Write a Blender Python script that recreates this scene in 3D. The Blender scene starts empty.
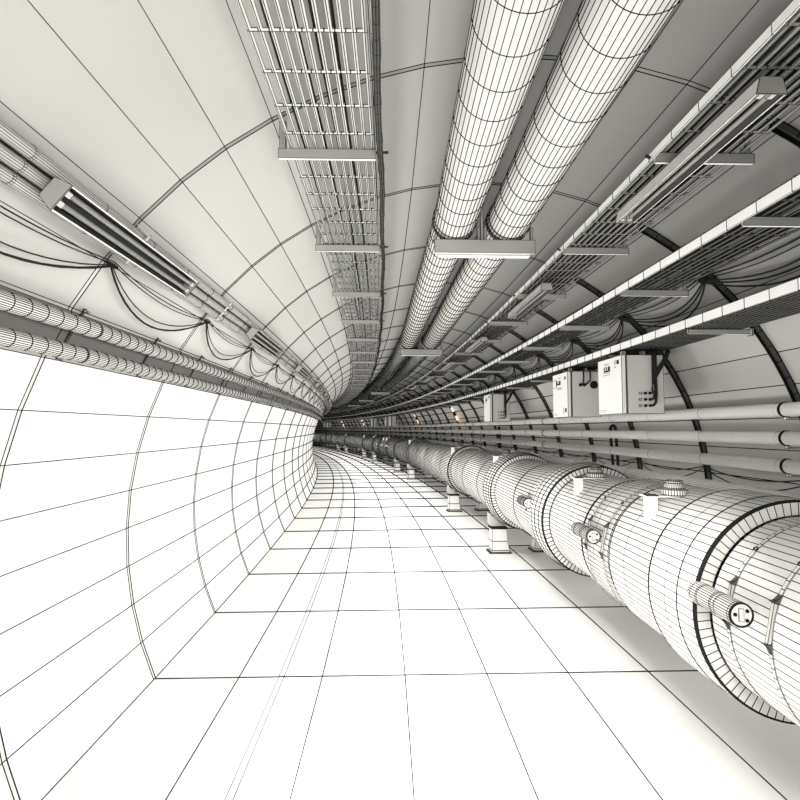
import bpy, math, random
import numpy as np
from mathutils import Matrix, Vector

random.seed(7)
C = bpy.context.scene.collection
PI = math.pi
# ------------------------------------------------------------------ the tunnel's own coordinates
# u = across (+ towards the magnets), s = along the bend, z = up from the tunnel axis
R, DROP, RC, B, S0 = 1.9, 1.9 * math.sin(math.radians(24)), 96.5, 0.954, 2.728
EYE_U, EYE_Z = -0.505, 0.521
def S(n): return S0 + B * n
def pt(u, s, z):
    th = s / RC
    return Vector((-RC + (RC + u) * math.cos(th), (RC + u) * math.sin(th), z + DROP))
def polar(r, deg): a = math.radians(deg); return r * math.cos(a), r * math.sin(a)
def ptr(r, deg, s): u, z = polar(r, deg); return pt(u, s, z)
EYE = Vector((EYE_U, 0, EYE_Z + DROP))
PIVOT = Vector((-RC, 0, 0))

# ------------------------------------------------------------------ materials: matt clay, drawn with the thin dark edge lines of its own mesh
LINE_K = 0.00074
def clay(name, col, line=True, line_col=(0.012, 0.012, 0.011), rough=None, k=1.0):
    m = bpy.data.materials.new(name); m.use_nodes = True
    nt = m.node_tree; nt.nodes.clear(); N = nt.nodes.new; L = nt.links.new
    out = N('ShaderNodeOutputMaterial')
    if rough is None:
        b = N('ShaderNodeBsdfDiffuse'); L(b.outputs[0], out.inputs[0]); cin = b.inputs['Color']
    else:
        b = N('ShaderNodeBsdfPrincipled'); b.inputs['Roughness'].default_value = rough
        L(b.outputs[0], out.inputs[0]); cin = b.inputs['Base Color']
    # faint unevenness so the clay is not a flat colour
    tx = N('ShaderNodeNewGeometry')
    no = N('ShaderNodeTexNoise'); no.inputs['Scale'].default_value = 2.3; no.inputs['Detail'].default_value = 2
    L(tx.outputs['Position'], no.inputs['Vector'])
    mp = N('ShaderNodeMapRange'); mp.inputs['To Min'].default_value = 0.97; mp.inputs['To Max'].default_value = 1.02
    L(no.outputs[0], mp.inputs['Value'])
    sc = N('ShaderNodeVectorMath'); sc.operation = 'SCALE'; sc.inputs[0].default_value = col[:3]
    L(mp.outputs[0], sc.inputs['Scale'])
    if not line:
        L(sc.outputs[0], cin); return m
    at = N('ShaderNodeAttribute'); at.attribute_name = 'wire'
    sep = N('ShaderNodeSeparateColor'); L(at.outputs['Color'], sep.inputs[0])
    def mn(a, b_):
        x = N('ShaderNodeMath'); x.operation = 'MINIMUM'; L(a, x.inputs[0]); L(b_, x.inputs[1]); return x.outputs[0]
    d = mn(mn(sep.outputs[0], sep.outputs[1]), mn(sep.outputs[2], at.outputs['Alpha']))
    ds = N('ShaderNodeVectorMath'); ds.operation = 'DISTANCE'; ds.inputs[1].default_value = tuple(EYE)
    L(tx.outputs['Position'], ds.inputs[0])
    lw = N('ShaderNodeMath'); lw.operation = 'MULTIPLY'; lw.inputs[1].default_value = LINE_K * k
    L(ds.outputs['Value'], lw.inputs[0])
    cp = N('ShaderNodeAttribute'); cp.attribute_name = 'wcap'
    w = mn(lw.outputs[0], cp.outputs['Fac'])
    lt = N('ShaderNodeMath'); lt.operation = 'LESS_THAN'; L(d, lt.inputs[0]); L(w, lt.inputs[1])
    mx = N('ShaderNodeMix'); mx.data_type = 'RGBA'
    L(lt.outputs[0], mx.inputs['Factor']); L(sc.outputs[0], mx.inputs[6]); mx.inputs[7].default_value = (*line_col, 1)
    L(mx.outputs[2], cin)
    return m
def emit(name, col, strength):
    m = bpy.data.materials.new(name); m.use_nodes = True
    nt = m.node_tree; nt.nodes.clear()
    o = nt.nodes.new('ShaderNodeOutputMaterial'); e = nt.nodes.new('ShaderNodeEmission')
    e.inputs[0].default_value = (*col, 1); e.inputs[1].default_value = strength
    nt.links.new(e.outputs[0], o.inputs[0]); return m

WHITE = (0.80, 0.79, 0.765)
M = {
 'lining': clay('lining_clay', (.83, .824, .805), k=1.15), 'lining_shade': clay('lining_shade_clay', (0.63, 0.623, 0.604)), 'crown_shade': clay('crown_shade_clay', (0.50, 0.494, 0.478)), 'floor': clay('floor_clay', (0.82, 0.817, 0.805), k=1.3), 'back_shade': clay('back_shade_clay', (0.53, 0.523, 0.505), k=1.1),  # darker lining copies hold the shade of ceiling and walls in their colour
 'joint': clay('joint_clay', (0.36, 0.355, 0.34)), 'joint_pale': clay('joint_pale_clay', (0.7, 0.69, 0.67)),
 'white': clay('white_clay', WHITE), 'grey': clay('grey_clay', (0.50, 0.495, 0.475)), 'pale': clay('pale_clay', (0.66, 0.65, 0.63)),
 'dark': clay('dark_clay', (0.10, 0.10, 0.097)), 'black': clay('black_rubber', (0.018, 0.018, 0.017), line=False),
 'cable': clay('cable_rubber', (0.03, 0.03, 0.029), line=False), 'steel': clay('strut_steel', (0.09, 0.09, 0.088)), 'lip': clay('strut_lip', (0.36, 0.355, 0.345)),
 'wire': clay('basket_wire', (0.88, 0.875, 0.86), k=1.45), 'wire_half_shade': clay('basket_wire_half_shade', (0.30, 0.296, 0.286), k=0.8), 'wire_shade': clay('basket_wire_shade', (0.11, 0.11, 0.107), k=0.8), 'rail': clay('rail_clay', (0.95, 0.948, 0.94), k=.7), 'magnet': clay('magnet_clay', (0.67, 0.665, 0.648), k=1.1), 'conduit': clay('conduit_clay', (0.56, 0.554, 0.537), k=.65), 'door': clay('door_clay', (0.90, 0.895, 0.88)), 'duct': clay('duct_clay', (0.80, 0.795, 0.78), k=1.05), 'bar': clay('bracket_clay', (0.44, 0.436, 0.42)), 'right_shade': clay('right_shade_clay', (0.35, 0.346, 0.334)), 'tube': clay('wall_tube_clay', (0.82, 0.81, 0.79), k=.3), 'shade_strip': clay('wall_shade_clay', (.2, .198, .19)), 'reflector': clay('lamp_reflector', (0.08, 0.08, 0.078)),  # darker wire copies carry the trays' shade and line density in their colour
 'lamp_tube': clay('lamp_tube_glass', (0.30, 0.297, 0.288), line=False, rough=0.35),
 'ink': clay('print_ink', (0.02, 0.02, 0.02), line=False), 'faint': clay('faint_ink', (0.5, 0.5, 0.49), line=False),
 'plain': clay('plain_clay', WHITE, line=False), 'fine': clay('fine_mesh_clay', (0.74, 0.73, 0.71), k=0.7),
}

# ------------------------------------------------------------------ mesh builder
class MB:
    def __init__(s): s.v = []; s.f = []; s.m = []; s.hide = []
    def vert(s, p): s.v.append((p[0], p[1], p[2])); return len(s.v) - 1
    def face(s, idx, m=0, hide=None): s.f.append(tuple(idx)); s.m.append(m); s.hide.append(hide)
    def grid(s, rows, closed=False, m=0, flip=False, mf=None, hide=None):
        """rows: list of lists of points; quads between neighbouring rows."""
        ids = [[s.vert(p) for p in r] for r in rows]
        n = len(ids[0])
        for a in range(len(ids) - 1):
            for b in range(n if closed else n - 1):
                c = (b + 1) % n
                q = (ids[a][b], ids[a][c], ids[a + 1][c], ids[a + 1][b])
                s.face(q[::-1] if flip else q, mf(a, b) if mf else m, hide)
        return ids
    def sweep(s, prof, slist, closed=True, m=0, caps=True, fn=pt, mf=None, hide=None):
        """profile of (u,z) carried along the bend; counter-clockwise seen from +s gives outward faces."""
        ids = s.grid([[fn(u, t, z) for u, z in prof] for t in slist], closed, m, mf=mf, hide=hide)
        if closed and caps:
            s.face(ids[0], m); s.face(ids[-1][::-1], m)
        return ids
    def box(s, u0, u1, s0, s1, z0, z1, m=0, fn=pt, n=1, hide=None):
        s.sweep([(u0, z0), (u0, z1), (u1, z1), (u1, z0)], [s0 + (s1 - s0) * i / n for i in range(n + 1)], True, m, fn=fn, hide=hide)
    def tube(s, pts, r, seg=8, m=0, caps=True, up=Vector((0, 0, 1)), phase=0, hide=None):
        pts = [Vector(p) for p in pts]; rows = []
        rr = r if isinstance(r, (list, tuple)) else [r] * len(pts)
        for i, p in enumerate(pts):
            t = (pts[min(i + 1, len(pts) - 1)] - pts[max(i - 1, 0)])
            if t.length < 1e-9: t = pts[min(i + 2, len(pts) - 1)] - pts[max(i - 2, 0)]
            t.normalize()
            x = t.cross(up)
            if x.length < 1e-4: x = t.cross(Vector((1, 0, 0)))
            x.normalize(); y = x.cross(t).normalized()
            rows.append([p + (x * math.cos(a) + y * math.sin(a)) * rr[i] for a in (phase + 2 * PI * k / seg for k in range(seg))])
        ids = s.grid(rows, True, m, flip=True, hide=hide)
        if caps: s.face(ids[0], m); s.face(ids[-1][::-1], m)
        return ids
    def lathe(s, o, axis, prof, seg=32, m=0, x=None, cap0=False, cap1=False, mf=None, phase=0.0):
        """profile of (t, r) turned about the axis through o."""
        o = Vector(o); ax = Vector(axis).normalized()
        x = Vector(x) if x is not None else (ax.cross(Vector((0, 0, 1))) if abs(ax.z) < .9 else Vector((1, 0, 0)))
        x = (x - ax * x.dot(ax)).normalized(); y = ax.cross(x)
        rows = [[o + ax * t + (x * math.cos(phase + 2 * PI * k / seg) + y * math.sin(phase + 2 * PI * k / seg)) * r for k in range(seg)] for t, r in prof]
        ids = s.grid(rows, True, m, mf=mf, flip=True)
        if cap0: s.face(ids[0], m)
        if cap1: s.face(ids[-1][::-1], m)
        return ids
    def prism(s, poly, d, m=0):
        """planar polygon pushed along d."""
        a = [s.vert(p) for p in poly]; d = Vector(d); b = [s.vert(Vector(p) + d) for p in poly]
        s.face(a[::-1], m); s.face(b, m)
        n = len(a)
        for i in range(n): j = (i + 1) % n; s.face((a[i], a[j], b[j], b[i]), m)
    def build(s, name, mats, parent=None, aware=False, mw=None, smooth=False, recalc=True, capf=.34):
        mats = mats if isinstance(mats, (list, tuple)) else [mats]
        me = bpy.data.meshes.new(name)
        inv = None
        if mw is not None: inv = mw.inverted(); vv = [tuple(inv @ Vector(p)) for p in s.v]
        else: vv = s.v
        me.from_pydata(vv, [], s.f)
        for k in mats: me.materials.append(M[k] if isinstance(k, str) else k)
        if len(mats) > 1: me.polygons.foreach_set('material_index', s.m)
        if recalc:
            import bmesh
            bm = bmesh.new(); bm.from_mesh(me); bmesh.ops.recalc_face_normals(bm, faces=bm.faces); bm.to_mesh(me); bm.free()
        wire_attr(me, s.hide, aware, mw, capf)
        if smooth: me.polygons.foreach_set('use_smooth', [True] * len(me.polygons))
        o = bpy.data.objects.new(name, me); C.objects.link(o)
        if mw is not None: o.matrix_world = mw
        if parent is not None: o.parent = parent
        return o

def wire_attr(me, hide, aware, mw, capf=.34):
    nl, nf = len(me.loops), len(me.polygons)
    co = np.empty(len(me.vertices) * 3); me.vertices.foreach_get('co', co); co = co.reshape(-1, 3)
    vi = np.empty(nl, int); me.loops.foreach_get('vertex_index', vi)
    st = np.empty(nf, int); me.polygons.foreach_get('loop_start', st)
    tt = np.empty(nf, int); me.polygons.foreach_get('loop_total', tt)
    W = np.full((nl, 4), 10.0, np.float32); cap = np.full(nl, 1.0, np.float32)
    eye = np.array(mw.inverted() @ EYE) if mw is not None else np.array(EYE)
    hid = np.array([bool(h) for h in hide]) if len(hide) == nf else np.zeros(nf, bool)
    for n in (3, 4):
        fs = np.where((tt == n) & ~hid)[0]
        if not len(fs): continue
        li = st[fs][:, None] + np.arange(n)
        P = co[vi[li]]
        e = np.roll(P, -1, 1) - P; el = np.linalg.norm(e, axis=2, keepdims=True); t = e / np.maximum(el, 1e-9)
        nr = np.cross(P[:, 2] - P[:, 0], (P[:, 3] if n == 4 else P[:, 1]) - P[:, 1]); nr /= np.maximum(np.linalg.norm(nr, axis=1, keepdims=True), 1e-12)
        D = np.empty((len(fs), n, n))
        for j in range(n):
            q = P - P[:, j:j + 1]
            D[:, :, j] = np.linalg.norm(q - (q * t[:, j:j + 1]).sum(2, keepdims=True) * t[:, j:j + 1], axis=2)
        H = D.max(1)                                     # how far the face reaches from each edge
        F = np.ones((len(fs), n))
        if aware:
            c = P.mean(1); v = c - eye; dist = np.linalg.norm(v, axis=1); v /= dist[:, None]
            for j in range(n):
                mm = np.cross(v, t[:, j]); mm /= np.maximum(np.linalg.norm(mm, axis=1, keepdims=True), 1e-9)
                p = np.cross(nr, t[:, j]); F[:, j] = np.clip(1 / np.maximum(np.abs((p * mm).sum(1)), 1e-3), 1, 9)
            k = LINE_K * dist
            F = np.clip(F, 0.2, np.maximum((.22 if capf == .34 else capf) * H / k[:, None], .2))
        D = D / F[:, None, :]
        W[li[:, :, None], np.arange(n)] = D
        cap[li] = (capf * H.min(1) if not aware else 1.0 + 0 * H.min(1))[:, None]
    a = me.attributes.new('wire', 'FLOAT_COLOR', 'CORNER'); a.data.foreach_set('color', W.ravel())
    a = me.attributes.new('wcap', 'FLOAT', 'CORNER'); a.data.foreach_set('value', cap)

# ------------------------------------------------------------------ objects, labels, copies
def tag(o, label, cat, group=None):
    o['label'] = label; o['category'] = cat
    if group: o['group'] = group
    return o
def thing(name, label=None, cat=None, group=None, mw=None):
    o = bpy.data.objects.new(name, None); C.objects.link(o); o.empty_display_size = .05
    if mw is not None: o.matrix_world = mw
    if cat: tag(o, label, cat, group)
    return o
def struct(o): o['kind'] = 'structure'; return o
def frame(u, s, z):                       # local axes: x across, y along, z up
    return Matrix.Translation(pt(u, s, z)) @ Matrix.Rotation(s / RC, 4, 'Z')
def spin(ds): return Matrix.Translation(PIVOT) @ Matrix.Rotation(ds / RC, 4, 'Z') @ Matrix.Translation(-PIVOT)
def kids(o): return [c for c in bpy.data.objects if c.parent == o]
def copy_tree(o, ds=None, mw=None, parent=None, tree=None):
    c = o.copy(); C.objects.link(c)
    if parent is not None: c.parent = parent
    elif mw is not None: c.matrix_world = mw
    else: c.matrix_world = spin(ds) @ o.matrix_world
    for k in (tree or kids)(o): copy_tree(k, parent=c, tree=tree)
    return c
ORD = 'first second third fourth fifth sixth seventh eighth ninth tenth eleventh twelfth thirteenth fourteenth fifteenth sixteenth'.split()
def series(proto, base_s, positions, label, far, cat, group, upto=8, name=None):
    """proto stands at base_s; put one at every position, the first few labelled by their order, the small far ones alike."""
    tree_cache = {}
    def tree(o):
        if o.name not in tree_cache: tree_cache[o.name] = kids(o)
        return tree_cache[o.name]
    mw0 = proto.matrix_world.copy(); out = []
    for i, s in enumerate(positions):
        o = proto if i == 0 else copy_tree(proto, mw=spin(s - base_s) @ mw0, tree=tree if tree_cache.get(proto.name) is None or True else None)
        if i == 0: tree(proto); [tree(k) for k in kids(proto)]
        out.append(o)
    proto.matrix_world = spin(positions[0] - base_s) @ mw0
    for i, o in enumerate(out):
        tag(o, label.format(ORD[i]) if i < upto else far, cat, group)
    return out

# ================================================================== THE SETTING
NR0, NR1 = -4, 54
JW = 0.010
def shell(name, a0, a1, *mats):
    b = MB()
    angs = list(range(a0, a1 + 1, 6))
    rows, kind = [], []
    for n in range(NR0, NR1 + 1):
        s = S(n)
        rows += [(s - JW, R, 1), (s + JW, R, 0)]
    pts = [[ptr(r, a, s) for a in angs] for s, r, _ in rows]
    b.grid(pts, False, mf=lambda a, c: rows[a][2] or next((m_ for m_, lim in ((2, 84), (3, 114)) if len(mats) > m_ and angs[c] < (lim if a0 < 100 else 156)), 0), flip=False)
    o = b.build(name, list(mats), aware=True, recalc=False)
    o.data.flip_normals() if o.data.polygons[0].normal.dot(Vector(ptr(0, 0, 0)) - Vector(o.data.polygons[0].center)) < 0 else None
    return struct(o)
shell('wall_left', 144, 204, 'lining', 'joint_pale', 'lining_shade'); shell('ceiling', 36, 144, 'lining_shade', 'joint', 'right_shade', 'crown_shade'); shell('wall_right', -24, 36, 'back_shade', 'joint')
HALF = R * math.cos(math.radians(24))
fl = MB()
fl.grid([[pt(-HALF + k * HALF / 4, S(n), -DROP) for k in range(9)] for n in range(NR0, NR1 + 1)])
struct(fl.build('floor', 'floor', aware=True))
gl = MB()
gl.sweep([(-1.096, -DROP), (-1.096, -DROP + .0015), (-1.066, -DROP + .0015), (-1.066, -DROP)], [S(n) for n in range(NR0, NR1 + 1)], closed=False)
struct(gl.build('trim_1', 'floor', aware=True))

# ================================================================== MAGNETS ON THE RIGHT
MU, MZ, NSEG = 0.935, -0.12, 80
PERIOD = 16 * B
FL = [0.106, 1.78, 3.49, 5.08, 7.70, 12.92]
flanges = [FL[i % 6] + PERIOD * (i // 6) for i in range(0, 19)]
def mag_profile(kind, L):
    """(rings of the collar) and (rings of the body) as (distance from the near flange, radius)"""
    rb = .334
    if kind == 0: col = [(0, rb), (0, .385), (.012, .39), (.15, .39), (.16, .352)]; body = [(.16, .35), (.5, rb), (.8, rb), (1.1, rb), (L, rb)]
    elif kind == 1:
        col = [(0, rb), (0, .382), (.005, .389), (.013, .388), (.11, .388), (.11, .3905), (.19, .390), (.302, .390), (.312, .390), (.316, .38), (.328, .366)]
        body = [(.328, .364), (.58, .363), (.727, .362), (.735, .362), (.758, .354), (.764, .354), (.95, .349), (1.10, .348), (1.12, .348), (1.34, rb), (1.58, rb), (L, rb)]
    elif kind == 2:
        col = [(0, rb), (0, .378), (.005, .384), (.013, .386), (.07, .387), (.07, .391), (.14, .392), (.14, .396), (.20, .396), (.20, .399), (.27, .388), (.30, .36), (.31, .35)]
        body = [(.31, .35), (.50, .348), (.905, rb), (.926, rb), (1.3, rb), (L, rb)]
    elif kind == 3:
        col = [(0, rb), (0, .376), (.008, .382), (.06, .384), (.06, .389), (.14, .391), (.14, .396), (.22, .397), (.22, .401), (.28, .394), (.33, .37), (.34, .35)]
        body = [(.34, .35), (.48, .349), (.82, rb), (.842, rb), (1.2, rb), (1.36, rb), (1.72, rb), (1.742, rb), (2.2, rb), (L, rb)]
    elif kind == 4:
        col = [(0, rb), (0, .378), (.02, .39), (.10, .39), (.13, .37), (.2, .355), (.22, .35)]
        body = [(.22, .35)] + [x for q in (.9, 1.8, 2.63, 3.73, 4.4) for x in ((q - .45, rb), (q, rb), (q + .02, rb))] + [(L, rb)]
    else:
        col = [(0, rb), (0, .378), (.02, .388), (.10, .388), (.2, .355), (.22, .35)]
        body = [(.22, .35), (.8, rb), (.82, rb), (1.4, rb), (1.42, rb), (2.0, rb), (2.02, rb), (L, rb)]
    return col, body
def dark_gap(p): return lambda a, c: 1 if (1e-6 < p[a + 1][0] - p[a][0] < .0225) or (p[a + 1][0] == p[a][0] and p[a + 1][1] - p[a][1] < .007) else 0
def on_body(deg, r, y): a = math.radians(deg); return Vector((r * math.cos(a), y, r * math.sin(a)))
def magnet(i, label, near):
    k = i % 6; s0 = flanges[i]; L = flanges[i + 1] - s0
    p0, p1 = pt(MU, s0, MZ), pt(MU, s0 + L, MZ)
    mw = frame(MU, s0, MZ); ax = (p1 - p0).normalized(); yaw = math.atan2(-ax.x, ax.y)
    mw = Matrix.Translation(p0) @ Matrix.Rotation(yaw, 4, 'Z')
    t = thing('magnet_section', label, 'magnet', 'cryogenic magnet sections in line along the tunnel', mw)
    col, body = mag_profile(k, L)
    w = lambda l: [(mw @ Vector(p)) for p in l]
    def part(b, name, mat, **kw):
        b.v = [tuple(mw @ Vector(p)) for p in b.v]
        o = b.build(name, mat, mw=mw, **kw); o.parent = t; o.matrix_parent_inverse = Matrix(); o.matrix_local = Matrix(); return o
    b = MB(); b.lathe((0, 0, 0), (0, 1, 0), body, NSEG, x=(1, 0, 0), mf=dark_gap(body)); part(b, 'vessel', ['magnet', 'black'], capf=.40)
    b = MB(); b.lathe((0, 0, 0), (0, 1, 0), col, NSEG, x=(1, 0, 0), mf=dark_gap(col)); part(b, 'flange', ['magnet', 'black'], capf=.40)
    if not near: 
        if k in (1, 2): pass
    # instrument port: a tube along the side, gripped by two belts
    port = {0: (1.43, 1.65, (1.40, 1.585)), 1: (.85, 1.08, (.80, 1.0)), 2: (.30, .50, (.34, .48))}.get(k)
    if port and i < 9:
        y0, y1, belts = port
        r0 = .345 + .047 if k == 0 else .358 + .038
        c = on_body(168, r0, 0)
        if k == 0: c = Vector((-.398, 0, .084))
        b = MB(); n = 28
        prof = [(y0 + .004, .0355), (y0 + .012, .037), (y0 + .075, .037), (y0 + .080, .0355), (y0 + .095, .0355), (y0 + .10, .037), (y1 - .055, .037), (y1 - .05, .0385), (y1 - .02, .0385), (y1 - .015, .036), (y1, .034)]
        b.lathe(c, (0, 1, 0), prof, n, x=(1, 0, 0), cap1=True)
        po = part(b, 'instrument_port', 'grey')
        b = MB()
        b.lathe(c, (0, 1, 0), [(y0 + .004, .0375), (y0 - .002, .0372), (y0 - .002, .0325), (y0 + .003, .0318)], n, x=(1, 0, 0))
        rim = part(b, 'port_rim', 'black')
        b = MB(); b.lathe(c, (0, 1, 0), [(y0 + .003, .0325), (y0, .0315)], n, x=(1, 0, 0), cap1=True)
        x0, z0 = c.x, c.z; f = y0 - .0015
        b.prism([(x0 - .010, f, z0 - .018), (x0 + .006, f, z0 - .020), (x0 + .006, f, z0 + .019), (x0 - .010, f, z0 + .021)], (0, -.002, 0))
        cp = part(b, 'port_cap', 'pale')
        for dx, dz in ((-.020, .002), (.017, .012), (.016, -.016)):
            b = MB(); b.lathe((x0 + dx, f + .001, z0 + dz), (0, -1, 0), [(0, .0055), (.003, .0055), (.003, .003)], 10, cap1=True)
            part(b, 'screw_hole', 'black')
        for o in (rim, cp): o.parent = po; o.matrix_local = Matrix()
        for yb in belts:
            rr = .3375 if k == 0 else .366 if k == 1 else .339; hw = .007
            b = MB(); b.grid([[on_body(a, rr - .003, yb - hw), on_body(a, rr, yb - hw), on_body(a, rr, yb + hw), on_body(a, rr - .003, yb + hw)] for a in range(20, 341, 5)])
            bl = part(b, 'belt', 'magnet')
            for a, da, h_ in ((158, -6, .020), (178, 6, .022)):        # small gussets where the belt grips the port
                b = MB(); o = Vector((0, -.007, 0))
                b.prism([on_body(a + da, rr - .002, yb) + o, on_body(a, rr - .002, yb) + o, on_body(a, rr + h_, yb) + o, on_body(a + da * .25, rr + h_ * .45, yb) + o], (0, .014, 0))
                part(b, 'belt_gusset', 'steel')
            b = MB(); b.prism([on_body(158, rr, yb - .006), on_body(178, rr, yb - .006), on_body(178, rr + .012, yb - .006), on_body(158, rr + .012, yb - .006)], (0, .012, 0))
            part(b, 'port_cradle', 'grey')
            b = MB(); b.lathe(on_body(134, rr - .003, yb), on_body(134, 1, 0), [(.002, .009), (.006, .009), (.006, .006), (.004, .0055)], 12)
            part(b, 'belt_buckle', 'dark')
    # lifting bracket with a round plug on top of the collar
    plug = {1: [.49, 1.42], 3: [.24], 4: [.2], 5: [.2]}.get(k, [])
    if i < 12:
        for y in plug:
            zt = .335 if k == 1 else .352; xl = -.293 if k == 1 else -.280
            if y > 1: xl, zt = -.262, .326
            rb = .362
            b = MB()
            b.prism([(xl, y - .006, zt), (xl + .049, y - .006, zt), (xl + .049, y - .006, zt - .106), (xl, y - .006, zt - .106)], (0, .03, 0))
            b.prism([(xl, y - .006, zt), (xl, y + .06, zt), (xl + .21, y + .06, zt - .004), (xl + .21, y - .006, zt - .004)], (0, 0, .006))
            br = part(b, 'lifting_bracket', 'plain')
            b = MB(); o = (xl + .147, y + .03, zt + .004)
            b.lathe(o, (0, 0, 1), [(0, .056), (.004, .057), (.028, .057), (.030, .046), (.034, .043), (.056, .037), (.066, .036)], 30, cap1=True)
            b.lathe((o[0], o[1], o[2] + .066), (0, 0, 1), [(0, .036), (.0, .028), (.006, .026)], 24, cap1=True)
            pg = part(b, 'plug', 'pale'); 
            b = MB(); b.prism([(xl - .002, y - .009, zt + .004), (xl + .053, y - .009, zt + .004), (xl + .053, y + .02, zt + .008), (xl - .002, y + .02, zt + .008)], (0, 0, .004)); part(b, 'bracket_cap', 'dark')
    return t
mag_lab = ['white magnet section closest to the camera, with the large side port and two belts',
 'white magnet section starting at the first big flange, with two plugs on top',
 'short white magnet section beginning at the second big flange, with a small grey side port',
 'white magnet section beginning at the third big flange, its flange resting above the first pier',
 'long white magnet section beginning at the fourth flange, above the second pier',
 'white magnet section beginning at the fifth flange, beyond the long section']
for i in range(18):
    lab = mag_lab[i] if i < 6 else 'small distant magnet section far down the line, past the sixth flange'
    magnet(i, lab, i < 6)

# piers under the magnets: a corridor foot and a wall foot at each place
def pier():
    t = thing('magnet_pier', mw=frame(.685, 5.245, -DROP)); mw = t.matrix_world.copy()
    def part(b, name, mat):
        o = b.build(name, mat, mw=mw); o.parent = t; o.matrix_local = Matrix(); return o
    z = -DROP
    b = MB(); b.sweep([(.582, z), (.585, z + .014), (.812, z + .014), (.815, z)], [5.235, 5.42]); part(b, 'base_plate', 'dark')
    b = MB()
    prof = [(z + .014, .606, .798, 5.25), (z + .032, .608, .796, 5.252), (z + .125, .612, .776, 5.258), (z + .252, .614, .772, 5.26)]
    b.grid([[pt(u0, s, zz), pt(u1, s, zz), pt(u1, s + .14, zz), pt(u0, s + .14, zz)] for zz, u0, u1, s in prof], True); part(b, 'lower_block', 'pale')
    b = MB(); b.box(.604, .776, 5.262, 5.40, z + .252, z + .270); part(b, 'shim_plate', 'black')
    b = MB(); b.sweep([(.61, z + .270), (.61, z + .402), (.65, z + .352), (.705, z + .306), (.77, z + .2715)], [5.32, 5.47]); part(b, 'upper_block', 'bar')
    return t
pp = pier(); far = copy_tree(pp, mw=pp.matrix_world.copy())
PS = [5.245, 7.87, 12.93, 15.39, 20.51, 23.13, 28.19, 30.65]
series(pp, 5.245, PS, 'white two-tier pier under the magnet line, corridor foot, {} from the camera', 'tiny far pier under the magnet line, corridor foot', 'pier', 'corridor feet under the magnets', 6)
far.matrix_world = frame(1.185, 5.295, -DROP) @ Matrix.Scale(-1, 4, (1, 0, 0))
series(far, 5.245, PS, 'pier in the shadow behind the corridor foot, wall side, {} from the camera', 'tiny far pier under the magnet line, wall side', 'pier', 'wall-side feet under the magnets', 3)

# ================================================================== PIPE RUNS
def seg_points(u, s0, s1, z, n):
    a, b_ = pt(u, s0, z), pt(u, s1, z)
    if n < 1:
        k = n / (s1 - s0); m = int((1 - 1e-6) / k); return [a] + [b_.lerp(a, i * k) for i in range(m, -1, -1)]
    return [a.lerp(b_, i / n) for i in range(n + 1)]
def pipe_run(name, label, cat, u, z, r, joints, nring, seg, mat, coupling='dark', cr=1.05, cw=.02, group=None, part='pipe_section', aware=True, phase=0, clen=None):
    t = thing(name, label, cat, group, Matrix.Translation(pt(u, joints[0], z)))
    tm = t.matrix_world.copy()
    for a, b_ in zip(joints, joints[1:]):
        m = MB(); m.tube(seg_points(u, a, b_, z, nring), r, seg, phase=phase)
        o = m.build(part, mat, mw=tm, aware=aware, capf=.36 if 'duct' in name else .25); o.parent = t; o.matrix_local = Matrix()
    for a in joints[1:-1]:
        if coupling:
            m = MB(); p = pt(u, a, z); d = (pt(u, a + .1, z) - p).normalized()
            m.lathe(p - d * cw / 2, d, [(0, r), (0, r * cr), (cw, r * cr), (cw, r)], seg)
            o = m.build('coupling', coupling, mw=tm); o.parent = t; o.matrix_local = Matrix()
    return t
J4 = lambda a, n: [a + 4 * B * k for k in range(n)]
# two big air ducts under the crown
for u, lab in ((-.150, 'large white ribbed air duct under the ceiling, next to the wire cable tray'), (.156, 'large white ribbed air duct under the ceiling, on the lamp side of the pair')):
    pipe_run('air_duct', lab, 'duct', u, 1.70, .120, J4(S(-4) - .01, 9), .150, 36, 'duct', 'dark', 1.02, .012, 'twin air ducts under the ceiling', 'duct_section')
# two insulated pipes low on the inner wall
for ang, lab in ((151.15, 'upper of the two white insulated pipes on the pale wall'), (154.35, 'lower of the two white insulated pipes on the pale wall')):
    u, z = polar(1.832, ang)
    pipe_run('insulated_pipe', lab, 'pipe', u, z, .0285, J4(1.85 - 4 * B, 8), 54, 26, 'duct', 'dark', 1.06, .012, 'twin insulated pipes on the pale wall')
# three thin conduits higher on the inner wall
for ang, lab in ((139.45, 'topmost of the three thin grey conduits behind the wall lamps'), (140.75, 'middle one of the three thin grey conduits behind the wall lamps'), (142.0, 'lowest of the three thin grey conduits behind the wall lamps')):
    u, z = polar(1.852, ang)
    pipe_run('conduit', lab, 'conduit', u, z, .0175, [1.215 + 1.908 * k for k in range(-2, 12)], 6, 16, 'conduit', 'pale', 1.1, .008, 'three thin conduits on the pale wall', 'conduit_section')
# three tubes on the outer wall behind the magnets
for z, lab in ((.628, 'top one of three grey tubes along the wall behind the magnets'), (.472, 'middle one of three grey tubes along the wall behind the magnets'), (.320, 'bottom one of three grey tubes along the wall behind the magnets')):
    pipe_run('wall_tube', lab, 'tube', 1.647, z, .038, J4(S(-4) , 14), 6, 40, 'tube', None, group='three tubes behind the magnets', part='tube_section')
pipe_run('helium_pipe', 'slim white pipe running close behind the tops of the magnets', 'pipe', 1.30, .190, .045, J4(S(-4), 13), 4, 26, 'tube', None)

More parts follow.
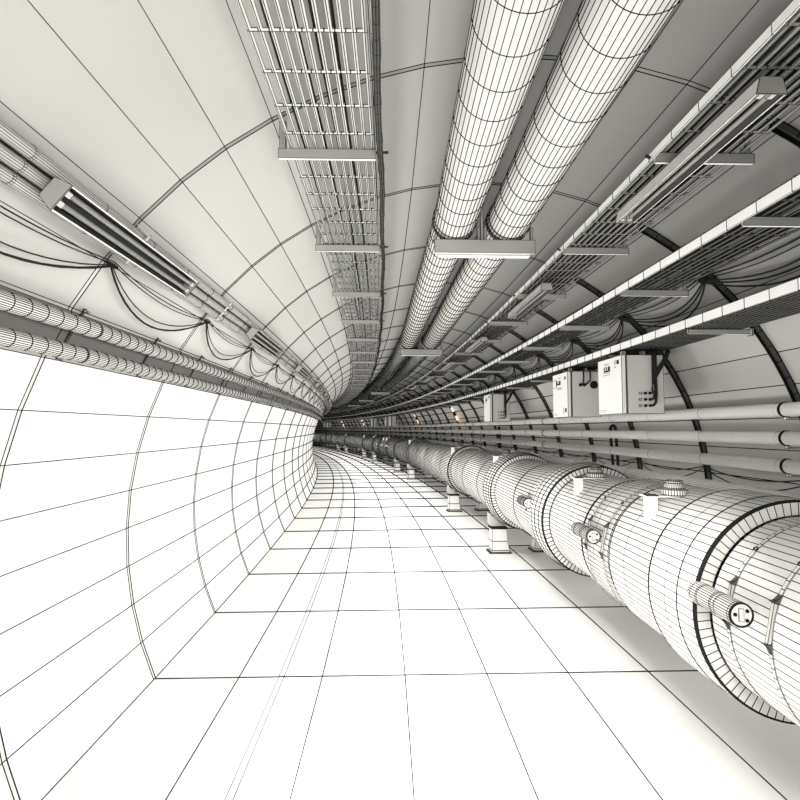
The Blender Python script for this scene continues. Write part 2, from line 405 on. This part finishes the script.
# ================================================================== CABLE TRAYS
def wander(a): random.seed(a); ph = [random.uniform(0, 6.28) for _ in range(3)]; return lambda s: .5 * math.sin(s * .9 + ph[0]) + .3 * math.sin(s * 2.1 + ph[1]) + .2 * math.sin(s * 3.7 + ph[2])
def tray(label, u0, u1, zb, zt, n1, rails, wmat='wire', railmat='white', ds=0, bo=.008, lo_=.014, hi_=.026):
    mw = Matrix.Translation(pt(u0, S(-3), zb)); t = thing('cable_tray', label, 'cable tray', 'wire cable trays along the tunnel', mw)
    P_ = .151; N = int((n1 + 3) * B / P_)
    sl = [S(-3) - .02 + ds + P_ * i for i in range(N + 1)]
    s6 = sl[::6] + [sl[-1]]
    def part(b, name, mat, aware=False):
        o = b.build(name, mat, mw=mw, aware=aware); o.parent = t; o.matrix_local = Matrix(); return o
    for side in rails:
        uu = u0 if side == 0 else u1
        b = MB(); b.sweep([(uu - .003, zb), (uu - .003, zt), (uu + .003, zt), (uu + .003, zb)], sl)
        part(b, 'side_rail', railmat, True)
    b = MB(); nw = 11; lo, hi = u0 + lo_, u1 - hi_
    for k in range(nw):
        u = lo + (hi - lo) * k / (nw - 1); h = .0066
        b.sweep([(u - h, zb + bo), (u, zb + bo + h), (u + h, zb + bo), (u, zb + bo - h)], s6)
    for s in sl:
        h = .0060
        us = [lo - .006 + (hi - lo + .012) * k / (nw * 1) for k in range(nw + 1)]
        rows = [[pt(u, s - h, zb + bo + .001), pt(u, s, zb + bo + .001 - h * 1.15), pt(u, s + h, zb + bo + .001), pt(u, s, zb + bo + .001 + h)] for u in us]
        b.grid(rows, True)
    part(b, 'wire_basket', wmat)
    return t
def tray_cables(u0, u1, z, n1, rs, lab, group):
    for i, (fr, r, am) in enumerate(rs):
        f = wander(i * 7 + int(u0 * 100)); b = MB()
        ss = [S(-3) + .3 * k for k in range(int((n1 + 3) * B / .3))]
        b.tube([pt(u0 + (u1 - u0) * min(max(fr + am * f(s), .03), .97), s, z + r + .0008 * i) for s in ss], r, 6)
        o = b.build('cable', 'cable')
        tag(o, lab.format(ORD[i]), 'cable', group)
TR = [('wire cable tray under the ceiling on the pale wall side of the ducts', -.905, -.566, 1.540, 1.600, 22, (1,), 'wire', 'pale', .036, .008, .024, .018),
      ('wire cable tray with pale rails above the slim lamps', .452, .812, 1.520, 1.550, 30, (0,), 'wire_half_shade', 'rail', 0, .029),
      ('upper wire cable tray with a bright white rail, on the magnet side', .738, 1.115, 1.262, 1.302, 42, (0,), 'wire_shade', 'rail', 0, .046),
      ('lower wire cable tray with a bright white rail, above the white boxes', 1.128, 1.492, 1.080, 1.130, 44, (0,), 'wire_shade', 'rail')]
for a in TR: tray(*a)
rr = random.Random(3)
def many(n, am=.05): return [((i + .5) / n, rr.choice((.0045, .006, .0075)), am) for i in range(n)]
tray_cables(-.865, -.60, 1.558, 22, [(.12, .0055, .03), (.38, .0065, .05), (.55, .0055, .05), (.78, .0045, .04)], 'black cable lying in the ceiling tray beside the ducts, {} from the pale wall', 'cables in the ceiling tray')
tray_cables(.47, .795, 1.560, 30, many(9, .022), 'dark cable lying in the tray above the slim lamps, {} from the ducts', 'cables in the lamp tray')
tray_cables(.76, 1.10, 1.318, 42, many(11, .016), 'dark cable lying in the upper white-railed tray, {} from the corridor side', 'cables in the upper white-railed tray')
tray_cables(1.15, 1.475, 1.099, 44, many(11, .016), 'dark cable lying in the lower white-railed tray, {} from the corridor side', 'cables in the lower white-railed tray')

# black corrugated hose beside the ceiling tray
b = MB(); pts, rad = [], []
for k in range(0, int(26 * B / .05)):
    pts.append(pt(-.556 + .003 * math.sin(k * .05 * 6.3 / B), S(-3) + .05 * k, 1.512)); rad.append(.0105 if k % 4 else .0125)
b.tube(pts, rad, 8); tag(b.build('hose', 'dark'), 'black corrugated hose clipped along the edge of the ceiling cable tray', 'hose')

# tray cross bars at every lining joint
def cross_bar(u0, u1, z0, z1, depth=.04, wall=None, tip=0, end_u=None):
    s = S(0); mw = frame((u0 + u1) / 2, s, z0); t = thing('tray_bracket', mw=mw)
    def part(b, name, mat):
        o = b.build(name, mat, mw=mw); o.parent = t; o.matrix_local = Matrix(); return o
    b = MB(); e = .004
    # flat bar: web facing along the tunnel, underside painted white for the light from below
    b.sweep([(u0, z0), (u0, z1), (u1, z1), (u1, z0)], [s, s + .014], mf=lambda a, c: 1 if c == 3 else 0)
    part(b, 'crossbar', ['bar', 'rail'])
    if wall is not None:
        for uu in ([wall] if not isinstance(wall, (list, tuple)) else wall):
            zt = math.sqrt(1.893 ** 2 - (abs(uu) + .012) ** 2)
            b = MB(); b.box(uu - .012, uu + .012, s + .0165, s + .04, z1, zt); part(b, 'hanger_post', 'grey')
    if tip:
        b = MB(); sg = 1 if tip > 0 else -1; p = pt(tip, s + .008, z1 - .009 if sg < 0 else (z0 + z1) / 2)
        b.tube([p, p + Vector((-.018, 0, .012)) if sg > 0 else p + Vector((.044, 0, .001))], .006 if sg > 0 else .005, 8); part(b, 'tie', 'dark')
    if end_u is not None:
        b = MB(); b.box(u1 - .008, u1 + .001, s - .012, s + .026, z0 - .010, z1 + .006); part(b, 'end_plate', 'grey')
    return t
def rings(a, b_): return [S(n) for n in range(a, b_)]
series(cross_bar(-.927, -.5715, 1.501, 1.538, wall=-.915, tip=-.5712), S(0), rings(-1, 22), '{} grey cross bar from the camera under the ceiling tray beside the ducts', 'small far cross bar under the ceiling tray beside the ducts', 'bracket', 'cross bars under the ceiling tray', 12)
series(cross_bar(.456, .826, 1.501, 1.5385, wall=.812, tip=.441), S(0), rings(-1, 30), '{} grey cross bar from the camera under the tray with the slim lamps', 'small far cross bar under the tray with the slim lamps', 'bracket', 'cross bars under the lamp tray', 9)
series(cross_bar(.775, 1.158, 1.270 - .004, 1.300, wall=1.148, tip=.771), S(0), rings(-1, 42), '{} grey cross bar from the camera under the upper white-railed tray', 'small far cross bar under the upper white-railed tray', 'bracket', 'cross bars under the upper white-railed tray', 10)
series(cross_bar(1.150, 1.514, 1.054, 1.079, end_u=1), S(0), rings(0, 44), '{} grey arm from the camera holding the lower white-railed tray', 'small far arm under the lower white-railed tray', 'bracket', 'arms under the lower white-railed tray', 10)

# steel channels bolted over the lining joints on the magnet side
def strut():
    mw = frame(1.6, S(0), .9); s = S(0); b = MB(); w = .0125
    angs = [61.5 - 3 * k for k in range(29)]
    pro = [(s - w - .003, 1.893, 1), (s - w - .003, 1.866, 0), (s - w, 1.866, 2), (s - w, 1.884, 2), (s + w, 1.884, 0), (s + w, 1.866, 0), (s + w + .003, 1.866, 1), (s + w + .003, 1.893, 1)]
    rows = [[ptr(r_, a, ss) for a in angs] for ss, r_, _ in pro]
    b.grid(rows, False, mf=lambda a, c: (1, 0, 2, 2, 2, 0, 1)[a])
    return b.build('strut_channel', ['lip', 'steel', 'black'], mw=mw)
series(strut(), S(0), rings(-1, 46), '{} dark curved steel channel from the camera on the wall behind the magnets', 'small far curved steel channel on the wall behind the magnets', 'channel', 'curved steel channels on the magnet-side wall', 12)

# ================================================================== LAMPS
def lamp(mw):
    t = thing('lamp_fixture', mw=mw); L = .85
    def part(b, name, mat, par=None):
        o = b.build(name, mat); o.parent = par or t; return o
    w0, w1, h, e = .030, .042, .048, .0025
    b = MB()
    prof = [(-w1, -h), (-w0, 0), (w0, 0), (w1, -h), (w1 - .006, -h), (w0 - e, -e), (-w0 + e, -e), (-w1 + .006, -h)]
    rows = [[Vector((x, y, z)) for x, z in prof] for y in (0, L)]
    b.grid(rows, True, mf=lambda a, c: 1 if c in (4, 5, 6) else 2 if c in (3, 7) else 0); part(b, 'housing', ['pale', 'reflector', 'rail'])
    for y in (-.004, L):
        b = MB(); b.prism([(-w1 - .001, y, -h - .001), (-w0 - .001, y, .001), (w0 + .001, y, .001), (w1 + .001, y, -h - .001)], (0, .004, 0)); part(b, 'end_plate', 'bar')
    for x in (-.016, .016):
        b = MB(); b.tube([(x, .03, -.030), (x, L - .03, -.030)], .0075, 12); tb = part(b, 'lamp_tube', 'lamp_tube')
        for y in (.004, L - .03):
            b = MB(); b.prism([(x - .009, y, -.042), (x + .009, y, -.042), (x + .009, y, -.003), (x - .009, y, -.003)], (0, .026, 0)); part(b, 'socket', 'pale', tb)
    return t
LP = lamp(Matrix())
def lamp_series(u, z, phi, s00, n, label, far, group, upto, proto):
    for k in range(n):
        s = s00 + 1.908 * k
        yaw = (s + .42) / RC
        mw = Matrix.Translation(pt(u, s, z)) @ Matrix.Rotation(yaw, 4, 'Z') @ Matrix.Rotation(phi, 4, 'Y')
        if proto is not None and k == 0: o = proto; o.matrix_world = mw
        else: o = copy_tree(LP, mw=mw)
        tag(o, label.format(ORD[k]) if k < upto else far, 'lamp', group)
lu, lz = polar(1.81, 140.75)
lamp_series(.516, 1.478, 0, 1.300, 14, 'slim twin-tube lamp under the tray beside the ducts, {} from the camera', 'small far lamp under the tray beside the ducts', 'slim lamps under the tray', 6, LP)
lamp_series(lu, lz, -math.radians(50.7), 1.275, 11, 'slim twin-tube lamp in front of the three conduits, {} from the camera', 'small far lamp in front of the three conduits', 'slim lamps on the pale wall', 6, None)

# ================================================================== HANGERS, CLIPS, BRACKETS
def duct_hanger():
    s = S(0); mw = frame(.014, s, 1.49); t = thing('duct_hanger', mw=mw)
    def part(b, name, mat):
        o = b.build(name, mat, mw=mw); o.parent = t; o.matrix_local = Matrix(); return o
    u0, u1, z0, z1 = -.268, .296, 1.50, 1.576
    b = MB(); b.sweep([(u0, z0), (u0, z1), (u1, z1), (u1, z0)], [s, s + .016], mf=lambda a, c: 1 if c == 3 else 0)  # bottom face coloured white as if lit from the floor
    part(b, 'crossbar', ['bar', 'rail'])
    b = MB(); b.box(u0 + .02, u1 - .02, s + .022, s + .07, z0 - .006, z0 + .004); part(b, 'lower_bar', 'rail')
    for uu, zt in ((-.262, 1.61), (-.016, 1.66), (.003, 1.87), (.022, 1.66), (.285, 1.66)):
        b = MB(); b.box(uu - .0085, uu + .0085, s + .03, s + .05, z1, zt); part(b, 'hanger_post', 'grey')
    for uu in (-.150, .156):
        b = MB(); b.lathe(pt(uu, s + .02, 1.70), (pt(0, s + .1, 0) - pt(0, s, 0)), [(0, .1250), (0, .1275), (.04, .1275), (.04, .1250), (0, .1250)], 36); part(b, 'saddle', 'dark')
    return t
series(duct_hanger(), S(0), [S(0), S(4), S(12), S(16), S(20)], 'grey cross bar hanging under the twin air ducts, {} from the camera', 'far duct bar', 'hanger', 'hangers under the air ducts', 5)

def conduit_clip():
    s = S(0); mw = frame(-1.4, s, 1.1); b = MB()
    pa = [(1.892, 138.62), (1.8305, 138.62), (1.8305, 139.5), (1.8305, 140.75), (1.8305, 142.0), (1.8305, 142.86), (1.892, 142.86), (1.892, 142.79), (1.8325, 142.79), (1.8325, 142.0), (1.8325, 140.75), (1.8325, 139.5), (1.8325, 138.69), (1.892, 138.69)]
    b.sweep([polar(*q) for q in pa], [s - .008, s + .008]); return b.build('conduit_clip', 'white', mw=mw)
series(conduit_clip(), S(0), rings(-1, 16), '{} white clip from the camera across the three thin conduits', 'tiny far clip across the three thin conduits', 'clip', 'clips across the conduits', 5)
def pipe_bracket():
    s = 1.822; mw = frame(-1.6, s, .85); t = thing('pipe_bracket', mw=mw)
    def part(b, name, mat):
        o = b.build(name, mat, mw=mw); o.parent = t; o.matrix_local = Matrix(); return o
    b = MB(); b.grid([[ptr(r_, a, ss) for a in (149.5, 151.2, 152.8, 154.4, 155.8)] for ss, r_ in ((s - .007, 1.8865), (s - .007, 1.882), (s + .007, 1.882), (s + .007, 1.8865))]); part(b, 'backing_strap', 'dark')
    for a in (149.7, 155.6):
        b = MB(); b.prism([ptr(1.882, a - .12, s - .007), ptr(1.866, a - .12, s - .007), ptr(1.866, a + .12, s - .007), ptr(1.882, a + .12, s - .007)], pt(0, s + .014, 0) - pt(0, s, 0)); part(b, 'claw', 'grey')
    return t
series(pipe_bracket(), 1.822, [1.822 + .585 * k for k in range(0, 24)], '{} grey bracket from the camera behind the twin insulated pipes', 'tiny far bracket behind the twin insulated pipes', 'bracket', 'brackets behind the insulated pipes', 6)

def shade_strip(name, a0, a1, label):  # dark strips stand in for the shade on the wall behind the pipes
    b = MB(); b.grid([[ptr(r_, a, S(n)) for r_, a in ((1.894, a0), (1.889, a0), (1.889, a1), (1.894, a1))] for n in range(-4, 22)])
    tag(b.build(name, 'shade_strip', aware=True), label, 'rail')
shade_strip('wall_shade', 150.3, 154.4, 'dark grey painted shade on the pale wall between the two insulated pipes')
shade_strip('wall_shade', 139.0, 142.4, 'dark grey painted shade on the pale wall behind the three thin conduits')
def tube_clamp():
    s = S(0) - .045; mw = frame(1.65, s, .47); t = thing('tube_clamp', mw=mw)
    def part(b, name, mat):
        o = b.build(name, mat, mw=mw); o.parent = t; o.matrix_local = Matrix(); return o
    d = pt(0, s + .1, 0) - pt(0, s, 0)
    for z in (.628, .472, .320):
        b = MB(); b.lathe(pt(1.647, s - .008, z), d, [(0, .038), (0, .0425), (.016, .0425), (.016, .038)], 30); part(b, 'clamp_ring', 'black')
        b = MB(); b.box(1.642, 1.654, s - .012, s + .012, z - .058, z - .040); part(b, 'clamp_bolt', 'white')
        b = MB(); b.box(1.655, math.sqrt(1.89 ** 2 - z * z), s - .004, s + .006, z - .056, z - .050); part(b, 'clamp_arm', 'grey')
    return t
series(tube_clamp(), S(0), [S(0), S(4), S(8), S(12)], 'black three-ring clamp on the wall tubes, {} from the camera', 'x', 'clamp', 'clamps on the wall tubes', 4)

# ================================================================== HANGING CABLES
def swag(base, r, sag, n0, n1, rad, mat='cable', corr=False):
    b = MB(); pts, rr_ = [], []
    for n in range(n0, n1):
        for i in range(14):
            t = i / 14; k = .78 if n < -1 else 1 + .1 * math.sin(n * 2.3)
            pts.append(ptr(r - .004 * math.sin(t * PI), base + sag * k * 4 * t * (1 - t), S(n) + B * t)); rr_.append(rad * (1.25 if corr and i % 2 else 1))
    b.tube(pts, rr_, 8); return b.build('hanging_cable', mat)
for i, (sag, rad, txt) in enumerate(((1.1, .0024, 'topmost, almost straight'), (1.4, .0022, 'second from the top, almost straight'), (3.9, .0024, 'third from the top, sagging'), (4.7, .0038, 'lowest and thickest, deepest sag'))):
    tag(swag(143.4 + .2 * i, 1.868, sag, -3, 20, rad, 'dark' if i == 3 else 'cable', i == 3), 'black cable looping along the pale wall below the lamps, ' + txt, 'cable', 'cables looping along the pale wall')
for i, sag in enumerate((-1.3, -1.9, -3.7, -4.3, -5.4)):
    tag(swag(48.1 - .3 * i, 1.852 - .004 * i, sag, -2, 32, .0050 if i != 1 else .0034), 'black cable looping between the two white-railed trays, {} from the top'.format(ORD[i]), 'cable', 'cables looping between the white-railed trays')
for i, sag in enumerate((-1.6, -3.2)):
    tag(swag(7.6 - .35 * i, 1.856, sag, -2, 30, .004), 'black cable looping low behind the magnets, ' + ('upper one' if i == 0 else 'lower one'), 'cable', 'cables looping low behind the magnets')
def tie(base, r, rad):
    mw = frame(*[polar(r, base)[0], S(0), polar(r, base)[1]]); b = MB()
    b.tube([ptr(r, base, S(0) - .03), ptr(r - .004, base, S(0)), ptr(r, base, S(0) + .03)], [rad * .7, rad, rad * .7], 10); return b.build('cable_tie', 'black', mw=mw)
series(tie(143.8, 1.868, .009), S(0), rings(-1, 18), '{} black tie from the camera gathering the looping cables on the pale wall', 'tiny far tie on the pale wall cables', 'cable tie', 'ties on the pale wall cables', 5)
series(tie(47.5, 1.845, .017), S(0), rings(0, 26), '{} black tie from the camera gathering the cables between the white-railed trays', 'tiny far tie between the white-railed trays', 'cable tie', 'ties between the white-railed trays', 7)

# ================================================================== BOXES UNDER THE LOWER TRAY
def text_mesh(txt, size, mat, ext=.0008):
    cu = bpy.data.curves.new('t', 'FONT'); cu.body = txt; cu.size = size; cu.extrude = ext; cu.offset = size * .06
    o = bpy.data.objects.new('t', cu); C.objects.link(o)
    me = bpy.data.meshes.new_from_object(o.evaluated_get(bpy.context.evaluated_depsgraph_get()))
    bpy.data.objects.remove(o); me.materials.clear(); me.materials.append(M[mat]); return me
def junction_box(s0, kind, label):
    W, H, L = .294, .406, .372
    mw = frame(1.088, s0, .628); t = thing('control_box', label, 'box', None, mw)
    def part(b, name, mat, par=None, **kw):
        o = b.build(name, mat, **kw); o.parent = par or t; return o
    def bx(b, x0, x1, y0, y1, z0, z1, m=0):
        b.prism([(x0, y0, z0), (x1, y0, z0), (x1, y1, z0), (x0, y1, z0)], (0, 0, z1 - z0), m)
    b = MB(); bx(b, .038, W, 0, L, 0, H); part(b, 'cabinet', 'grey' if False else 'pale')
    b = MB(); bx(b, .030, .038, .006, L - .006, .005, H - .005); part(b, 'door_gasket', 'dark')
    b = MB(); bx(b, 0, .030, 0, L, 0, H); d = part(b, 'door', 'door')
    rotm = Matrix(((0, 0, -1, 0), (-1, 0, 0, 0), (0, 1, 0, 0), (0, 0, 0, 1)))     # text plane -> the corridor face, reading from the corridor
    def put(txt, size, y, z, mat):
        me = text_mesh(txt, size, mat); o = bpy.data.objects.new('lettering', me); C.objects.link(o); o.parent = d
        o.matrix_local = Matrix.Translation((-.0006, y, z)) @ rotm @ Matrix.Diagonal((1.35, 1, 1, 1))
    def bar(y, z, w, h, mat='faint'):
        bm_ = MB(); bx(bm_, -.0012, 0, y - w, y, z, z + h); o = part(bm_, 'printed_line', mat, d)
    if kind == 'a':
        put('LL8', .050, L * .73, H * .77, 'ink')
        for k_, (y, w) in enumerate(((.70, .07), (.74, .10), (.76, .11))): bar(L * y, H * (.885, .735, .70)[k_], w, .010 if k_ == 0 else .007)
        bar(L * .29, H * .86, .03, .03, 'faint'); bar(L * .18, H * .855, .030, .030, 'ink'); bar(L * .27, H * .80, .022, .015)
        bar(L * .94, H * .045, .10, .004); bar(L * .94, H * .075, .10, .004); bar(L * .94, H * .045, .004, .013); bar(L * .68, H * .045, .004, .013)
    else:
        put('LL8', .050, L * .72, H * .745, 'ink')
        bar(L * .98, H * .68, .10, .006); bar(L * .98, H * .86, .10, .006); bar(L * .76, H * .68, .012, .078, 'ink')
        for k_, (y, w) in enumerate(((.62, .07), (.70, .12), (.70, .12))): bar(L * y, H * (.88, .66, .63)[k_], w, .009)
        bar(L * .2, H * .83, .03, .03, 'ink'); bar(L * .18, H * .11, .035, .035, 'ink'); bar(L * .30, H * .07, .02, .06, 'faint')
        bar(L * .94, H * .045, .10, .004); bar(L * .94, H * .075, .10, .004)
    for x in (.06, .20):
        b = MB(); bx(b, x, x + .025, .10, .14, H, H + .044); part(b, 'hanger_lug', 'pale')
    if kind == 'a':
        for r_ in range(3):
            for c in range(3):
                b = MB(); x, z = .127 + .033 * c, .054 + .043 * r_
                if c == 0: b.lathe((x, 0, z), (0, -1, 0), [(0, .0105), (.004, .0105), (.004, .0075), (.0, .0075)], 16); part(b, 'socket_ring', 'dark')
                else: b.lathe((x, 0, z), (0, -1, 0), [(0, .010), (.012, .010), (.016, .007)], 12, cap1=True); part(b, 'cable_gland', 'black')
        for k_ in range(3):
            z = .054 + .043 * k_; xo = .193
            b = MB(); q = (.226, .216, .203)[k_]
            b.tube([(xo, -.012, z), (xo + .015, -.022, z + .002), (q - .006, -.026, z + .022), (q, -.026, z + .07), (q, -.026, .26), (q + .002, -.024, .40), (q + .004, -.01, .444)], (.0085, .0075, .006)[k_], 8)
            o = part(b, 'box_cable', 'cable', smooth=True)
        b = MB(); b.tube([(.214, -.022, .235), (.226, -.024, .262), (.256, -.022, .31), (.30, -.014, .375), (.318, -.008, .405), (.330, -.002, .436)], .015, 10); part(b, 'box_cable', 'cable', smooth=True)
    else:
        for x, q in ((.115, .135), (.150, .195)):
            b = MB(); b.lathe((x, 0, .285), (0, -1, 0), [(0, .015), (.012, .015), (.018, .009)], 14, cap1=True); part(b, 'cable_gland', 'black')
            b = MB(); b.tube([(x, -.015, .285), (x + .012, -.024, .29), (q, -.022, .325), (q + .003, -.02, .36), (q + .003, -.01, .444)], .0065, 8); part(b, 'box_cable', 'cable', smooth=True)
        b = MB(); b.lathe((.265 - .03, 0, .285), (0, -1, 0), [(0, .034), (.010, .034), (.014, .028), (.014, .012)], 24, cap1=True); part(b, 'cable_port', 'black')
    return t
BX = [(3.385, 'a', 'largest white control box under the lower tray, nine sockets on its grey side'),
      (4.36, 'b', 'white control box just beyond the largest one, with two hooked cables on its grey side'),
      (7.17, 'a', 'smaller white control box standing alone further down the lower tray'),
      (3.385 + 15.68, 'a', 'far white control box, the closer one of a tight pair'), (4.36 + 15.68, 'b', 'far white control box, the further one of a tight pair'),
      (7.17 + 16.1, 'a', 'far white control box standing alone beyond the tight pair'),
      (35.6, 'a', 'tiny white control box at the far bend, closer of two'), (36.6, 'b', 'tiny white control box at the far bend, further of two')]
for s_, k_, l_ in BX: junction_box(s_, k_, l_)

# cable loops dropping behind the tubes
def loop(s, label):
    b = MB(); u = 1.74; w = .055
    pts = [pt(1.755, s - w, .16), pt(1.745, s - w, .40), pt(1.74, s - w, .50)] + [pt(1.74, s - w * math.cos(a), .50 + .06 * math.sin(a)) for a in (PI * k / 8 for k in range(1, 8))] + [pt(1.74, s + w, .50), pt(1.745, s + w, .40), pt(1.755, s + w * .8, .16)]
    b.tube(pts, .015, 8); tag(b.build('cable_loop', 'cable', smooth=True), label, 'cable', 'cable loops behind the wall tubes')
loop(4.87, 'black cable loop arching behind the wall tubes below the largest box')
loop(8.96, 'black cable loop arching behind the wall tubes beside the lone smaller box')

# ================================================================== AMBER WALL LAMPS
def sconce(s, label):
    u, z = polar(1.872, 28.8); mw = frame(u, s, z); t = thing('wall_lamp', label, 'lamp', 'amber wall lamps', mw)
    def part(b, name, mat):
        o = b.build(name, mat, mw=mw); o.parent = t; o.matrix_local = Matrix(); return o
    b = MB(); b.lathe(pt(u, s, z) + Vector((.01, 0, 0)), Vector((-math.cos(.5), 0, -math.sin(.5))), [(0, .05), (.05, .05), (.06, .04), (.06, .02)], 16, cap1=True); part(b, 'lamp_body', 'black')
    for a0, a1 in ((30.8, 34.0), (23.2, 27.2)):
        b = MB(); b.tube([ptr(1.862, a0, s), ptr(1.862, a1, s)], .03, 10); part(b, 'light_streak', AMBER)  # glowing tubes stand in for the streaks of light on the wall
    for a in (32, 25):
        l = bpy.data.lights.new('amber_light', 'POINT'); l.energy = .9; l.color = (1, .66, .36); l.shadow_soft_size = 0
        o = bpy.data.objects.new('amber_light', l); C.objects.link(o); o.location = ptr(1.78, a, s)
AMBER = emit('amber_streak', (1, .86, .70), 1.1)
for s_, l_ in ((12.07, 'amber glowing wall lamp, first beyond the lone control box'), (17.05, 'amber glowing wall lamp, second beyond the lone control box'),
               (28.3, 'tiny amber glowing wall lamp, third along the far wall'), (33.7, 'tiny amber glowing wall lamp, fourth along the far wall')): sconce(s_, l_)

# ================================================================== LIGHT
w = bpy.data.worlds.new('world'); bpy.context.scene.world = w; w.use_nodes = True
bg = w.node_tree.nodes['Background']; bg.inputs[0].default_value = (1, .985, .95, 1); bg.inputs[1].default_value = .12
def area(u, s, z, aim, sx, sy, power, col=(1, .985, .95)):
    l = bpy.data.lights.new('fill_light', 'AREA'); l.shape = 'RECTANGLE'; l.size = sx; l.size_y = sy; l.energy = power; l.color = col  # unseen fill lamp, added to brighten the tunnel
    o = bpy.data.objects.new('fill_light', l); C.objects.link(o); o.location = pt(u, s, z)
    d = pt(*aim) - pt(u, s, z); o.rotation_euler = d.to_track_quat('-Z', 'Y').to_euler(); return o
def beam(u, s, z, n, sx, sy, power): area(u, s, z, (u + n[0], s + n[1], z + n[2]), sx, sy, power)
for k in range(0, 26):
    s = .1 + 1.5 * k; near = k < 2; fade = max(.4, 1 - .045 * k)
    beam(.15, s, .55, (-.6, .7 if near else .3, -.74), .5, .4, (20 if near else 22 + .15 * k))
    beam(-.95, s, -.35, (.75, .6 if near else .25, .2), .5, .5, (12.5 if near else 11) * fade)
    l = bpy.data.lights.new('floor_fill', 'POINT'); l.energy = 3.0 * fade; l.shadow_soft_size = 0; l.color = (1, .985, .95)  # hidden fill added behind the magnets to lift the floor and wall
    o = bpy.data.objects.new('floor_fill', l); C.objects.link(o); o.location = pt(1.46, s + .9, -.30)
for s in (-1.5, -.6): beam(.25, s, .7, (-.7, .4, -.7), .6, .6, 19)
# ================================================================== CAMERA
cam = bpy.data.cameras.new('camera'); co_ = bpy.data.objects.new('camera', cam); C.objects.link(co_)
cam.sensor_width = 36; cam.lens = 500 / 800 * 36; cam.clip_start = .02; cam.clip_end = 300
co_.location = EYE; co_.rotation_euler = (PI / 2 + .0583, 0, -.0022)
sc_ = bpy.context.scene; sc_.camera = co_
sc_.view_settings.view_transform = 'Standard'; sc_.view_settings.look = 'None'
sc_.view_settings.exposure = 0; sc_.view_settings.gamma = 1
